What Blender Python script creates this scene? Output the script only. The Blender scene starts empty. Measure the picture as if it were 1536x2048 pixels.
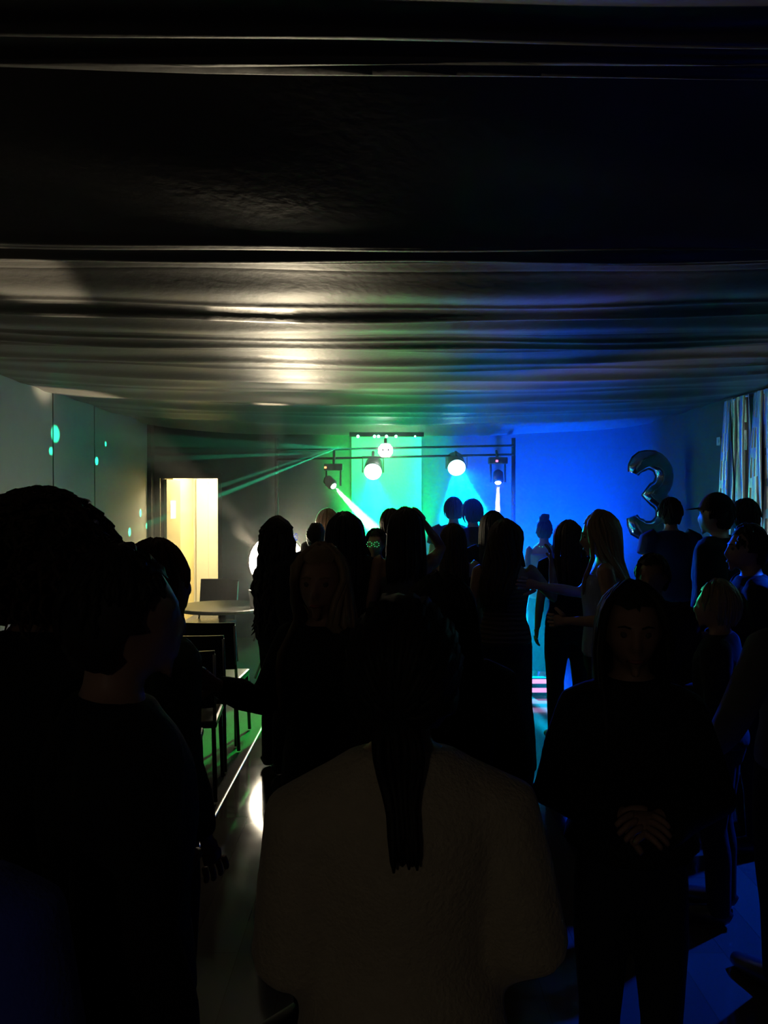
import bpy, bmesh, math, random
from mathutils import Vector, Matrix
random.seed(7)
sc = bpy.context.scene
COL = sc.collection
PI = math.pi

# ------------------------------------------------------------------ camera
F = 1650.0                       # focal length in pixels of the 1536 x 2048 frame
CAM_Z = 1.77
PITCH = math.atan(24.0 / F)      # looking very slightly down
cd = bpy.data.cameras.new('camera')
cd.sensor_fit = 'VERTICAL'; cd.sensor_height = 36.0; cd.lens = 36.0 * F / 2048.0
cd.clip_start = 0.02; cd.clip_end = 60
cam = bpy.data.objects.new('camera', cd); COL.objects.link(cam)
cam.location = (0, 0, CAM_Z); cam.rotation_euler = (PI / 2 - PITCH, 0, 0)
sc.camera = cam

# ------------------------------------------------------------------ world, exposure
w = bpy.data.worlds.new('world'); sc.world = w; w.use_nodes = True
w.node_tree.nodes['Background'].inputs[0].default_value = (0.5, 0.5, 0.6, 1)
w.node_tree.nodes['Background'].inputs[1].default_value = 0.0002
vs = sc.view_settings
vs.view_transform = 'Standard'; vs.look = 'None'; vs.gamma = 1.0; vs.exposure = 0.0
vs.use_curve_mapping = False
sc.cycles.use_denoising = True
sc.cycles.use_adaptive_sampling = True; sc.cycles.adaptive_threshold = 0.05
sc.cycles.max_bounces = 3; sc.cycles.diffuse_bounces = 2; sc.cycles.glossy_bounces = 2; sc.cycles.transmission_bounces = 3
sc.cycles.volume_bounces = 0; sc.cycles.transparent_max_bounces = 6
sc.cycles.sample_clamp_indirect = 4.0
sc.cycles.caustics_reflective = False; sc.cycles.caustics_refractive = False

HAZE = 0.040                     # density of the stage haze
XL, XR, YB, YF = -3.0, 3.3, 10.6, -3.0     # the room
ZC = 3.05

def P(x, y, d):
    """point of the photograph's pixel (x, y) at depth d metres in front of the camera"""
    u = (x - 768.0) / F; v = (1024.0 - y) / F
    fy = math.cos(PITCH) + v * math.sin(PITCH); fz = -math.sin(PITCH) + v * math.cos(PITCH)
    k = d / fy
    return Vector((u * k, d, CAM_Z + fz * k))

def spot(name, loc, target, energy, color, angle, blend=0.2, radius=0.03, flat=1.0):
    l = bpy.data.lights.new(name, 'SPOT'); l.energy = energy; l.color = color
    l.spot_size = math.radians(angle); l.spot_blend = blend; l.shadow_soft_size = radius
    o = bpy.data.objects.new(name, l); COL.objects.link(o)
    o.location = loc; o.scale = (1, flat, 1)
    o.rotation_euler = (Vector(target) - Vector(loc)).to_track_quat('-Z', 'Y').to_euler()
    return o

# ------------------------------------------------------------------ materials
def mat(name, color, rough=0.6, metal=0.0, emit=None, estr=0.0, noise=0.0, nscale=20.0, bump=0.0, bscale=60.0,
        wave=None, sheen=0.0, spec=0.5, alpha=1.0, trans=0.0):
    m = bpy.data.materials.new(name); m.use_nodes = True
    nt = m.node_tree; b = nt.nodes['Principled BSDF']
    b.inputs['Base Color'].default_value = (*color, 1); b.inputs['Roughness'].default_value = rough
    b.inputs['Metallic'].default_value = metal; b.inputs['Specular IOR Level'].default_value = spec
    b.inputs['Sheen Weight'].default_value = sheen; b.inputs['Alpha'].default_value = alpha
    b.inputs['Transmission Weight'].default_value = trans
    if emit:
        b.inputs['Emission Color'].default_value = (*emit, 1); b.inputs['Emission Strength'].default_value = estr
    tc = nt.nodes.new('ShaderNodeTexCoord')
    if noise > 0:
        n = nt.nodes.new('ShaderNodeTexNoise'); n.inputs['Scale'].default_value = nscale; n.inputs['Detail'].default_value = 4
        nt.links.new(tc.outputs['Object'], n.inputs['Vector'])
        r = nt.nodes.new('ShaderNodeMapRange'); r.inputs['To Min'].default_value = 1 - noise; r.inputs['To Max'].default_value = 1 + noise
        nt.links.new(n.outputs['Fac'], r.inputs['Value'])
        mx = nt.nodes.new('ShaderNodeMix'); mx.data_type = 'RGBA'; mx.blend_type = 'MULTIPLY'; mx.inputs['Factor'].default_value = 1
        mx.inputs['A'].default_value = (*color, 1); nt.links.new(r.outputs['Result'], mx.inputs['B'])
        nt.links.new(mx.outputs['Result'], b.inputs['Base Color'])
    if bump > 0:
        bp = nt.nodes.new('ShaderNodeBump'); bp.inputs['Strength'].default_value = bump; bp.inputs['Distance'].default_value = 0.01
        if wave:
            t = nt.nodes.new('ShaderNodeTexWave'); t.bands_direction = wave; t.inputs['Scale'].default_value = bscale
            t.inputs['Distortion'].default_value = 1.5; t.inputs['Detail'].default_value = 1
        else:
            t = nt.nodes.new('ShaderNodeTexNoise'); t.inputs['Scale'].default_value = bscale; t.inputs['Detail'].default_value = 3
        nt.links.new(tc.outputs['Object'], t.inputs['Vector'])
        nt.links.new(t.outputs['Fac'], bp.inputs['Height'])
        nt.links.new(bp.outputs['Normal'], b.inputs['Normal'])
    return m

def plank_floor():
    m = mat('glossy_laminate', (0.16, 0.13, 0.11), 0.13, spec=0.5)
    nt = m.node_tree; b = nt.nodes['Principled BSDF']
    tc = nt.nodes.new('ShaderNodeTexCoord'); mp = nt.nodes.new('ShaderNodeMapping'); mp.inputs['Rotation'].default_value = (0, 0, PI / 2)
    br = nt.nodes.new('ShaderNodeTexBrick')
    br.inputs['Scale'].default_value = 1.0; br.inputs['Brick Width'].default_value = 1.28; br.inputs['Row Height'].default_value = 0.19
    br.inputs['Mortar Size'].default_value = 0.002; br.inputs['Color1'].default_value = (0.08, 0.07, 0.06, 1)
    br.inputs['Color2'].default_value = (0.06, 0.05, 0.045, 1); br.inputs['Mortar'].default_value = (0.05, 0.04, 0.03, 1)
    nt.links.new(tc.outputs['Object'], mp.inputs['Vector']); nt.links.new(mp.outputs['Vector'], br.inputs['Vector'])
    nt.links.new(br.outputs['Color'], b.inputs['Base Color'])
    n = nt.nodes.new('ShaderNodeTexNoise'); n.inputs['Scale'].default_value = 6; nt.links.new(tc.outputs['Object'], n.inputs['Vector'])
    r = nt.nodes.new('ShaderNodeMapRange'); r.inputs['To Min'].default_value = 0.05; r.inputs['To Max'].default_value = 0.12
    nt.links.new(n.outputs['Fac'], r.inputs['Value']); nt.links.new(r.outputs['Result'], b.inputs['Roughness'])
    return m

M = {}
M['floor'] = plank_floor()
M['carpet'] = mat('grey_carpet', (0.14, 0.13, 0.12), 0.95, noise=0.25, nscale=90, bump=0.5, bscale=220, spec=0.1)
M['steel'] = mat('brushed_steel', (0.4, 0.4, 0.4), 0.4, 1.0)
M['partition'] = mat('grey_partition', (0.29, 0.29, 0.275), 0.6, noise=0.06, nscale=8, bump=0.08, bscale=150)
M['gap'] = mat('dark_gap', (0.02, 0.02, 0.02), 0.9)
M['backwall'] = mat('dark_painted_wall', (0.08, 0.08, 0.08), 0.75, noise=0.1, nscale=5, bump=0.1, bscale=120)
M['ceilpaint'] = mat('dark_ceiling_paint', (0.03, 0.03, 0.03), 0.9, noise=0.1)
M['drape'] = mat('dark_satin', (0.14, 0.13, 0.115), 0.46, noise=0.08, nscale=3, sheen=0.1, spec=0.5, bump=0.15, bscale=25)
M['frame'] = mat('dark_wood_frame', (0.03, 0.02, 0.015), 0.5, noise=0.3, nscale=15)
M['corr'] = mat('cream_corridor_paint', (0.85, 0.70, 0.30), 0.7, noise=0.03)
M['corr_end'] = mat('white_corridor_paint', (0.9, 0.86, 0.7), 0.7, noise=0.03)
M['leaf'] = mat('olive_door_laminate', (0.30, 0.26, 0.15), 0.5, noise=0.1)
M['paper'] = mat('white_paper', (0.85, 0.85, 0.75), 0.8, noise=0.03)
M['blackplastic'] = mat('black_plastic', (0.02, 0.02, 0.02), 0.35, bump=0.05, bscale=200)
M['blackmetal'] = mat('black_metal', (0.015, 0.015, 0.015), 0.5, 0.0)
M['silver'] = mat('silver_foil', (0.85, 0.87, 0.9), 0.38, 1.0, bump=0.3, bscale=18)
M['balloon'] = mat('mirror_foil', (0.75, 0.78, 0.82), 0.12, 1.0, bump=0.25, bscale=14)
M['whiteplastic'] = mat('white_plastic', (0.8, 0.8, 0.78), 0.4)
M['cup'] = mat('clear_cup', (0.9, 0.9, 0.88), 0.15, trans=0.6)
M['table'] = mat('grey_tabletop', (0.13, 0.13, 0.12), 0.35, noise=0.05)
M['skin'] = mat('skin', (0.42, 0.25, 0.18), 0.5, noise=0.06, nscale=25)
M['skin_dark'] = mat('skin_tan', (0.30, 0.17, 0.115), 0.5, noise=0.06, nscale=25)
M['lips'] = mat('lips', (0.35, 0.10, 0.09), 0.4)
M['eye'] = mat('eye', (0.12, 0.10, 0.09), 0.15)
M['hair_black'] = mat('black_hair', (0.012, 0.010, 0.009), 0.6, noise=0.3, nscale=60, spec=0.3)
M['hair_brown'] = mat('brown_hair', (0.04, 0.022, 0.014), 0.6, noise=0.3, nscale=60, spec=0.3)
M['hair_red'] = mat('auburn_hair', (0.09, 0.025, 0.012), 0.6, noise=0.3, nscale=60, spec=0.3)
M['hair_blonde'] = mat('blonde_hair', (0.30, 0.20, 0.11), 0.45, noise=0.2, nscale=60)
M['cloth_black'] = mat('black_cloth', (0.012, 0.012, 0.013), 0.85, noise=0.2, bump=0.3, bscale=30, spec=0.2)
M['cloth_navy'] = mat('navy_cloth', (0.03, 0.04, 0.12), 0.8, noise=0.15, bump=0.3, bscale=30, spec=0.2)
M['denim'] = mat('dark_denim', (0.025, 0.03, 0.05), 0.85, noise=0.2, bump=0.3, bscale=60, spec=0.2)
M['cloth_beige'] = mat('beige_knit', (0.62, 0.54, 0.40), 0.9, noise=0.12, nscale=40, bump=0.5, bscale=120, spec=0.1, sheen=0.3)
M['cloth_green'] = mat('green_check_cloth', (0.06, 0.09, 0.05), 0.85, noise=0.4, nscale=18, bump=0.3, bscale=40, spec=0.2)
M['cloth_brown'] = mat('brown_ruched_cloth', (0.10, 0.06, 0.045), 0.7, noise=0.1, bump=0.9, bscale=11, wave='Z')
M['cloth_blue'] = mat('light_blue_cloth', (0.32, 0.38, 0.55), 0.75, noise=0.1, bump=0.3, bscale=40)
M['cloth_white'] = mat('white_cloth', (0.65, 0.65, 0.65), 0.75, noise=0.06, bump=0.3, bscale=40)
M['cloth_grey'] = mat('grey_cloth', (0.10, 0.10, 0.10), 0.85, noise=0.15, bump=0.3, bscale=40)
M['sleeve_blue_lit'] = mat('blue_lit_sleeve', (0.05, 0.08, 0.60), 0.9, noise=0.15, nscale=60, bump=0.3, bscale=150, sheen=0.3)  # navy sleeve cloth, with the blue stage light put into its colour
M['em_white'] = mat('lamp_white', (1, 1, 1), 0.3, emit=(1, 0.97, 0.95), estr=25)
M['em_green'] = mat('lamp_green', (1, 1, 1), 0.3, emit=(0.25, 1.0, 0.55), estr=22)
M['em_cyan'] = mat('lamp_cyan', (1, 1, 1), 0.3, emit=(0.25, 0.85, 1.0), estr=22)
M['em_pink'] = mat('pink_patch_glow', (1, 1, 1), 0.3, emit=(1.0, 0.32, 0.75), estr=1.0)  # glow that imitates pink light falling on the floor
M['em_red'] = mat('led_red', (1, 1, 1), 0.3, emit=(1.0, 0.12, 0.1), estr=3)
M['em_orange'] = mat('led_orange', (1, 1, 1), 0.3, emit=(1.0, 0.3, 0.1), estr=3)
M['em_glow_green'] = mat('glow_green', (1, 1, 1), 0.3, emit=(0.05, 1.0, 0.25), estr=0.5)
M['em_glow_blue'] = mat('glow_blue', (1, 1, 1), 0.3, emit=(0.08, 0.1, 1.0), estr=0.6)
M['em_flood'] = mat('flood_warm', (1, 1, 1), 0.3, emit=(1.0, 0.86, 0.62), estr=32)
M['em_tube'] = mat('assumed_corridor_tube', (1, 1, 1), 0.3, emit=(1.0, 0.86, 0.50), estr=520)
M['em_bulb'] = mat('assumed_warm_bulb', (1, 1, 1), 0.3, emit=(1.0, 0.84, 0.62), estr=14)

for k_ in ('em_white', 'em_green', 'em_cyan', 'em_pink', 'em_red', 'em_orange', 'em_glow_green', 'em_glow_blue'):
    M[k_].cycles.emission_sampling = 'NONE'          # small lenses: their light is carried by the lamps in front of them

# ------------------------------------------------------------------ mesh helpers
def box(bm, lo, hi, mtx=None):
    lo = Vector(lo); hi = Vector(hi)
    r = bmesh.ops.create_cube(bm, size=1)
    for v in r['verts']:
        v.co = Vector(((v.co.x + .5) * (hi.x - lo.x) + lo.x, (v.co.y + .5) * (hi.y - lo.y) + lo.y, (v.co.z + .5) * (hi.z - lo.z) + lo.z))
        if mtx: v.co = mtx @ v.co
    return r['verts']

def tube(bm, pts, rad, seg=10, side=None, closed=False):
    """loft of elliptical rings along pts; rad = list of r or (ra, rb)"""
    pts = [Vector(p) for p in pts]; n = len(pts); rings = []
    ref = None
    for i, p in enumerate(pts):
        if closed:
            t = pts[(i + 1) % n] - pts[i - 1]
        else:
            t = pts[min(i + 1, n - 1)] - pts[max(i - 1, 0)]
        if t.length < 1e-9: t = Vector((0, 0, 1))
        t.normalize()
        if side is not None: a = Vector(side)
        elif ref is None: a = Vector((1, 0, 0)) if abs(t.x) < 0.9 else Vector((0, 1, 0))
        else: a = ref
        a = a - t * a.dot(t)
        if a.length < 1e-6: a = t.orthogonal()
        a.normalize(); ref = a; b = t.cross(a)
        r = rad[i] if isinstance(rad, (list, tuple)) else rad
        ra, rb = r if isinstance(r, (list, tuple)) else (r, r)
        rings.append([bm.verts.new(p + a * (ra * math.cos(2 * PI * k / seg)) + b * (rb * math.sin(2 * PI * k / seg))) for k in range(seg)])
    for i in range(n if closed else n - 1):
        A = rings[i]; B = rings[(i + 1) % n]
        for k in range(seg):
            bm.faces.new((A[k], A[(k + 1) % seg], B[(k + 1) % seg], B[k]))
    if not closed:
        bm.faces.new(rings[0][::-1]); bm.faces.new(rings[-1])
    return rings

def ball(bm, c, r, sub=2, mtx=None):
    q = bmesh.ops.create_icosphere(bm, subdivisions=sub, radius=1)
    r = r if isinstance(r, (tuple, list)) else (r, r, r)
    for v in q['verts']:
        v.co = Vector((v.co.x * r[0], v.co.y * r[1], v.co.z * r[2]))
        if mtx: v.co = mtx @ v.co
        v.co += Vector(c)
    return q['verts']

def lathe(bm, prof, c=(0, 0, 0), seg=20, axis=None):
    c = Vector(c); rot = Vector((0, 0, 1)).rotation_difference(Vector(axis)).to_matrix() if axis is not None else None
    rings = []
    for r, z in prof:
        ring = []
        for k in range(seg):
            q = Vector((r * math.cos(2 * PI * k / seg), r * math.sin(2 * PI * k / seg), z))
            ring.append(bm.verts.new(c + (rot @ q if rot else q)))
        rings.append(ring)
    for A, B in zip(rings, rings[1:]):
        for k in range(seg): bm.faces.new((A[k], A[(k + 1) % seg], B[(k + 1) % seg], B[k]))
    bm.faces.new(rings[0][::-1]); bm.faces.new(rings[-1])

def obj(name, bm, m, parent=None, smooth=False, bevel=0.0):
    if bevel > 0:
        bmesh.ops.bevel(bm, geom=list(bm.edges), offset=bevel, segments=2, affect='EDGES', profile=0.6)
    bmesh.ops.recalc_face_normals(bm, faces=bm.faces)
    me = bpy.data.meshes.new(name); bm.to_mesh(me); bm.free()
    if smooth:
        for p in me.polygons: p.use_smooth = True
    if m is not None: me.materials.append(m)
    o = bpy.data.objects.new(name, me); COL.objects.link(o)
    if parent is not None: o.parent = parent
    return o

def tag(o, label, cat, group=None, kind=None):
    if label: o['label'] = label
    if cat: o['category'] = cat
    if group: o['group'] = group
    if kind: o['kind'] = kind
    return o

def struct(name, bm, m, parent=None, label=None, **kw):
    o = obj(name, bm, m, parent, **kw); o['kind'] = 'structure'
    if label: o['label'] = label
    return o

def empty(name, loc=(0, 0, 0), rz=0.0):
    o = bpy.data.objects.new(name, None); COL.objects.link(o); o.location = loc; o.rotation_euler = (0, 0, rz)
    o.empty_display_size = 0.1
    return o

def copy_tree(o, parent=None):
    c = o.copy(); COL.objects.link(c)
    if parent is not None: c.parent = parent
    for ch in list(o.children): copy_tree(ch, c)
    return c

# ------------------------------------------------------------------ the room
XT = -0.95                                           # where carpet meets the dance floor
bm = bmesh.new(); box(bm, (XT, YF, -0.1), (XR, YB, 0.0)); struct('floor', bm, M['floor'], label='glossy dark laminate dance floor')
bm = bmesh.new(); box(bm, (XL, YF, -0.1), (XT, YB, 0.0)); struct('floor_carpet', bm, M['carpet'], label='grey carpet along the partition wall')
bm = bmesh.new(); tube(bm, [(XT, YF, 0.001), (XT, YB - .02, 0.001)], [(0.010, 0.005)] * 2, 8, side=(1, 0, 0)); struct('trim_1', bm, M['steel'], label='thin metal strip between carpet and dance floor')
bm = bmesh.new(); box(bm, (XL - .2, YF, ZC), (XR + .2, YB + .1, ZC + .1)); struct('ceiling', bm, M['ceilpaint'], label='dark ceiling above the drapes')
DX0, DX1, DZ = -2.87, -2.13, 2.05
bm = bmesh.new()
box(bm, (XL - .2, YB, 0), (DX0, YB + .12, ZC)); box(bm, (DX1, YB, 0), (XR + .2, YB + .12, ZC)); box(bm, (DX0, YB, DZ), (DX1, YB + .12, ZC))
struct('wall_back', bm, M['backwall'], label='dark back wall behind the dance floor lights')
bm = bmesh.new(); box(bm, (XL - .2, YF - .1, 0), (XR + .2, YF, ZC)); struct('wall_front', bm, M['backwall'], label='dark wall behind the camera')
bm = bmesh.new(); box(bm, (XR, YF, 0), (XR + .1, YB, ZC)); struct('wall_right', bm, M['backwall'], label='dark right wall behind the silver curtain')
bm = bmesh.new(); box(bm, (XL - .15, YF, 0), (XL - .04, YB, ZC)); wl = struct('wall_left', bm, M['gap'], label='grey folding partition wall')
ys = [10.58, 8.56, 7.49, 6.42, 5.35, 4.28, 3.21, 2.14, 1.07, 0.0, -1.07, -2.14, YF]
for a, b in zip(ys, ys[1:]):
    bm = bmesh.new(); box(bm, (XL - .05, b + .012, 0.02), (XL, a - .012, 2.95)); obj('partition_panel', bm, M['partition'], wl, bevel=0.004)
bm = bmesh.new(); box(bm, (XL - .04, YB - .14, 0), (XL + .05, YB, 2.9)); struct('trim_2', bm, M['gap'], label='dark post in the corner by the doorway')

# doorway and the corridor behind it
dr = empty('door_1', (DX0, YB, 0)); dr['kind'] = 'structure'; dr['label'] = 'open doorway to a brightly lit corridor'
for lo, hi in (((DX0 - .07, YB - .03, 0), (DX0, YB + .14, DZ + .06)), ((DX1, YB - .03, 0), (DX1 + .05, YB + .14, DZ + .06)), ((DX0, YB - .03, DZ), (DX1, YB + .14, DZ + .06))):
    bm = bmesh.new(); box(bm, lo, hi); o = obj('door_frame', bm, M['frame'], None); o.parent = dr; o.matrix_parent_inverse = Matrix.Translation((-DX0, -YB, 0))
bm = bmesh.new(); box(bm, (DX0 + .005, YB + .13, 0.01), (DX0 + .045, YB + .85, DZ - .01)); lf = obj('door_leaf', bm, M['leaf'], dr, bevel=.003); lf.matrix_parent_inverse = Matrix.Translation((-DX0, -YB, 0))
bm = bmesh.new(); tube(bm, [(DX0 + .045, YB + .78, 1.0), (DX0 + .09, YB + .78, 1.0), (DX0 + .09, YB + .66, 1.0)], .009, 8); h = obj('door_handle', bm, M['steel'], lf, smooth=True)
bm = bmesh.new(); box(bm, (DX0 + .0455, YB + .30, 1.52), (DX0 + .048, YB + .58, 1.76)); tag(obj('paper_notice', bm, M['paper']), 'small white paper notice fixed to the open door', 'notice')
CY = 12.7
bm = bmesh.new(); box(bm, (-3.05, YB + .12, -0.1), (-1.5, CY, 0)); struct('floor_corridor', bm, M['carpet'], label='corridor floor beyond the doorway')
bm = bmesh.new(); box(bm, (-3.05, YB + .86, 0), (-2.93, CY, 2.5)); struct('wall_corridor_left', bm, M['corr'], label='yellow lit corridor wall beyond the doorway')
bm = bmesh.new(); box(bm, (-1.5, YB + .12, 0), (-1.4, CY, 2.5)); struct('wall_corridor_right', bm, M['corr'])
bm = bmesh.new(); box(bm, (-3.05, CY, 0), (-1.4, CY + .1, 2.5)); struct('wall_corridor_end', bm, M['corr_end'], label='cream wall at the end of the corridor')
bm = bmesh.new(); box(bm, (-3.05, YB + .12, 2.5), (-1.4, CY + .1, 2.6)); struct('ceiling_corridor', bm, M['corr_end'])
bm = bmesh.new(); box(bm, (-2.88, CY - .035, 0), (-2.70, CY, 2.1)); struct('trim_3', bm, M['corr_end'], label='white door casing at the end of the corridor')
bm = bmesh.new(); box(bm, (-2.70, CY - .02, 0.01), (-2.05, CY, 2.02)); e2 = struct('door_2', bm, M['corr_end'], label='white door at the corridor end', bevel=.003)
cl = empty('assumed_corridor_light', (-2.1, 11.7, 2.5)); tag(cl, 'assumed bright tube light, unseen on the corridor ceiling', 'light')  # lamp out of view, assumed from how bright the corridor is
bm = bmesh.new(); box(bm, (-.1, -.65, -.05), (.1, .65, 0)); obj('housing', bm, M['whiteplastic'], cl)
bm = bmesh.new(); tube(bm, [(0, -.6, -.08), (0, .6, -.08)], .03, 10); obj('tube', bm, M['em_tube'], cl)

# ceiling drapes: cloth hung from side to side, sagging, gathered in folds that run across the room
FOLDS = [(-.6, .10, .05, .0), (.35, .12, .05, .01), (1.05, .12, .03, .0), (1.575, .025, .024, .012), (1.665, .02, .022, -.018), (1.75, .03, .032, -.008),
         (2.25, .30, .008, .02), (2.70, .03, .010, .02), (2.83, .05, .030, .012), (3.03, .04, .028, -.006), (3.15, .03, .022, .004), (3.52, .14, .022, 0), (3.72, .03, .010, .01), (3.93, .08, .036, .01),
         (4.30, .09, .016, -.01), (4.55, .03, .012, .02), (4.70, .07, .026, .0), (4.95, .05, .020, .012), (5.36, .07, .028, -.01), (5.62, .04, .014, .02), (5.98, .10, .036, .01), (6.5, .10, .028, 0),
         (6.85, .05, .016, .02), (7.25, .12, .055, -.01), (7.65, .06, .02, .02), (8.05, .12, .05, .012), (8.6, .08, .03, 0), (9.1, .16, .06, 0), (10.2, .18, .10, 0)]
def drape_z(x, y):
    u = (x - .15) / 3.2
    z = 2.745 - .085 * (1 - u * u)
    for y0, wd, a, k in FOLDS:
        t = (y - y0 - k * x) / wd
        if abs(t) < 3: z -= a * math.exp(-t * t) * (1 - .9 * min(1, abs(u)) ** 6)
    for ya, yb, up, dn in ((-3.2, 1.40, .05, .03), (1.84, 2.72, .16, .07), (3.18, 3.90, .03, .03), (3.97, 4.68, .02, .02), (5.0, 5.95, .02, .015)):
        if ya - .12 < y < yb + .10:                      # each length of cloth sinks away from the camera, then climbs back in a gather
            if y < ya: q = up * (y - ya + .12) / .12
            elif y <= yb: q = up - (up + dn) * (y - ya) / (yb - ya)
            else: q = -dn * (1 - (y - yb) / .10)
            z += q * (1 - .6 * min(1, abs(u)) ** 4)
    z -= .006 * math.sin(x * 2.1 + y * 3.7) + .004 * math.sin(x * 4.3 - y * 9.0)
    return z
cuts = [YF + .05, 1.15, 2.70, 3.3, 4.45, 5.65, 6.9, 8.6, 10.57]
names = ['dark satin ceiling drape hanging above and behind the camera', 'dark satin ceiling drape with three thin pale fold lines nearest the camera',
         'dark ceiling drape with paired shiny folds, lit warm at its left end', 'ceiling drape carrying the biggest bright warm patch of light',
         'ceiling drape with two narrow bright warm streaks', 'ceiling drape with one short bright streak above the crowd',
         'faded grey ceiling drape before the last one by the stage lights', 'last ceiling drape, tinted green and blue above the stage lights']
for (a, b), lab in zip(zip(cuts, cuts[1:]), names):
    bm = bmesh.new(); nx = 36; ny = max(8, int((b - a + .08) / .014)); a0 = a - .02; b0 = b + .02
    if a < 0: ny = 90
    g = []
    for j in range(ny + 1):
        y = a0 + (b0 - a0) * j / ny
        row = []
        for i in range(nx + 1):
            x = XL + .01 + (XR - XL - .02) * i / nx
            lift = .004 * max(0, 1 - (y - a0) / .04) + .004 * max(0, 1 - (b0 - y) / .04)
            row.append(bm.verts.new((x, y, min(drape_z(x, y) + lift, ZC - .02))))
        g.append(row)
    for j in range(ny):
        for i in range(nx): bm.faces.new((g[j][i], g[j][i + 1], g[j + 1][i + 1], g[j + 1][i]))
    tag(obj('ceiling_drape', bm, M['drape'], smooth=True), lab, 'drape', 'satin ceiling drapes')

# ------------------------------------------------------------------ silver fringe curtain on the right
cu = empty('fringe_curtain', (XR - .06, 6.6, 0)); tag(cu, 'silver foil fringe curtain hanging on the right wall', 'curtain')
bm = bmesh.new(); tube(bm, [(0, -1.6, 2.70), (0, 1.2, 2.70)], .015, 8); obj('rail', bm, M['steel'], cu)
random.seed(11)
for i in range(40):
    yy = 1.18 - i * .07
    bm = bmesh.new(); n = 10; ph = random.random() * 6; wv = random.uniform(.025, .045); L = []
    tw = random.uniform(-.5, .5)
    for k in range(n + 1):
        z = 2.70 - 2.6 * k / n; off = .025 * math.sin(ph + k * .5) ; a = tw + .5 * math.sin(ph * 2 + k * .35) + PI / 2
        dx, dy = math.cos(a) * wv, math.sin(a) * wv
        L.append([bm.verts.new((-.03 + off - dx + e, yy - dy, z)) for e in (0, .002)] + [bm.verts.new((-.03 + off + dx + e, yy + dy, z)) for e in (.002, 0)])
    for A, B in zip(L, L[1:]):
        for k in range(4): bm.faces.new((A[k], A[(k + 1) % 4], B[(k + 1) % 4], B[k]))
    obj('foil_strip', bm, M['silver'], cu, smooth=True)
sw = empty('wall_switch', (XR, 8.08, 2.345)); tag(sw, 'small white square switch box on the dark right wall', 'switch')
bm = bmesh.new(); box(bm, (-.03, -.045, -.04), (0, .045, .04)); obj('switch_box', bm, M['whiteplastic'], sw, bevel=.004)
bm = bmesh.new(); box(bm, (-.036, -.02, -.018), (-.03, .02, .018)); obj('switch_key', bm, M['whiteplastic'], sw)

# number 3 foil balloon
def balloon():
    D = 9.0; c = P(1297, 990, D)
    e = empty('number_balloon', c); tag(e, 'silver foil balloon shaped as the number 3', 'balloon')
    bm = bmesh.new(); pts = []
    R1 = .185
    for k in range(15):
        a = math.radians(170 - k * (260 / 14)); pts.append(Vector((R1 * math.cos(a), 0, .20 + R1 * math.sin(a))))
    for k in range(15):
        a = math.radians(90 - k * (260 / 14)); pts.append(Vector((R1 * 1.06 * math.cos(a) + .0, 0, -.20 + R1 * 1.06 * math.sin(a))))
    rad = []
    n = len(pts)
    for i in range(n):
        t = min(i, n - 1 - i) / 2.0; r = .098 * min(1, .55 + .45 * t)
        r *= 1 + .04 * math.sin(i * 2.6)
        rad.append((r * .78, r))
    pts[14] = pts[14] * .5 + pts[15] * .5; pts.pop(15); rad.pop(15); rad[14] = (.07, .075)
    tube(bm, pts, rad, 16, side=(0, 1, 0))
    body = obj('foil_body', bm, M['balloon'], e, smooth=True)
    bm = bmesh.new(); tube(bm, pts, [(.004, r[1] + .014) for r in rad], 12, side=(0, 1, 0)); obj('seam', bm, M['balloon'], e)
    bm = bmesh.new(); tube(bm, [(.02, 0, -.47), (.02, 0, .05 - c.z)], .002, 6); obj('string', bm, M['whiteplastic'], e)
    bm = bmesh.new(); lathe(bm, [(.05, -c.z), (.055, .04 - c.z), (.02, .07 - c.z)], (.02, 0, 0), 16); obj('weight', bm, M['silver'], e)
    e.rotation_euler = (0, 0, math.radians(10)); e.scale = (1, 1, 1)
balloon()

# ------------------------------------------------------------------ stage lights
TY = 10.0
tr = empty('lighting_truss', (0, TY, 0)); tag(tr, 'black goal post lighting stand with two crossbars near the back wall', 'stand')
xu0, xu1 = P(553, 900, TY).x, P(1027, 900, TY).x
for xx in (xu0, xu1):
    bm = bmesh.new(); tube(bm, [(xx, 0, .05), (xx, 0, 2.52)], .025, 10); obj('upright', bm, M['blackmetal'], tr, smooth=True)
    for a in range(3):
        an = a * 2 * PI / 3 + .4
        bm = bmesh.new(); tube(bm, [(xx, 0, .7), (xx + .4 * math.cos(an), .4 * math.sin(an), .02)], .012, 8); obj('leg', bm, M['blackmetal'], tr)
for (x0, y0), (x1, y1) in (((553, 901), (1027, 891)), ((553, 919), (1027, 909))):
    a = P(x0, y0, TY - .03); b = P(x1, y1, TY - .03)
    bm = bmesh.new(); tube(bm, [(a.x, -.03, a.z), (b.x, -.03, b.z)], .014, 10); obj('crossbar', bm, M['blackmetal'], tr, smooth=True)

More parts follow.
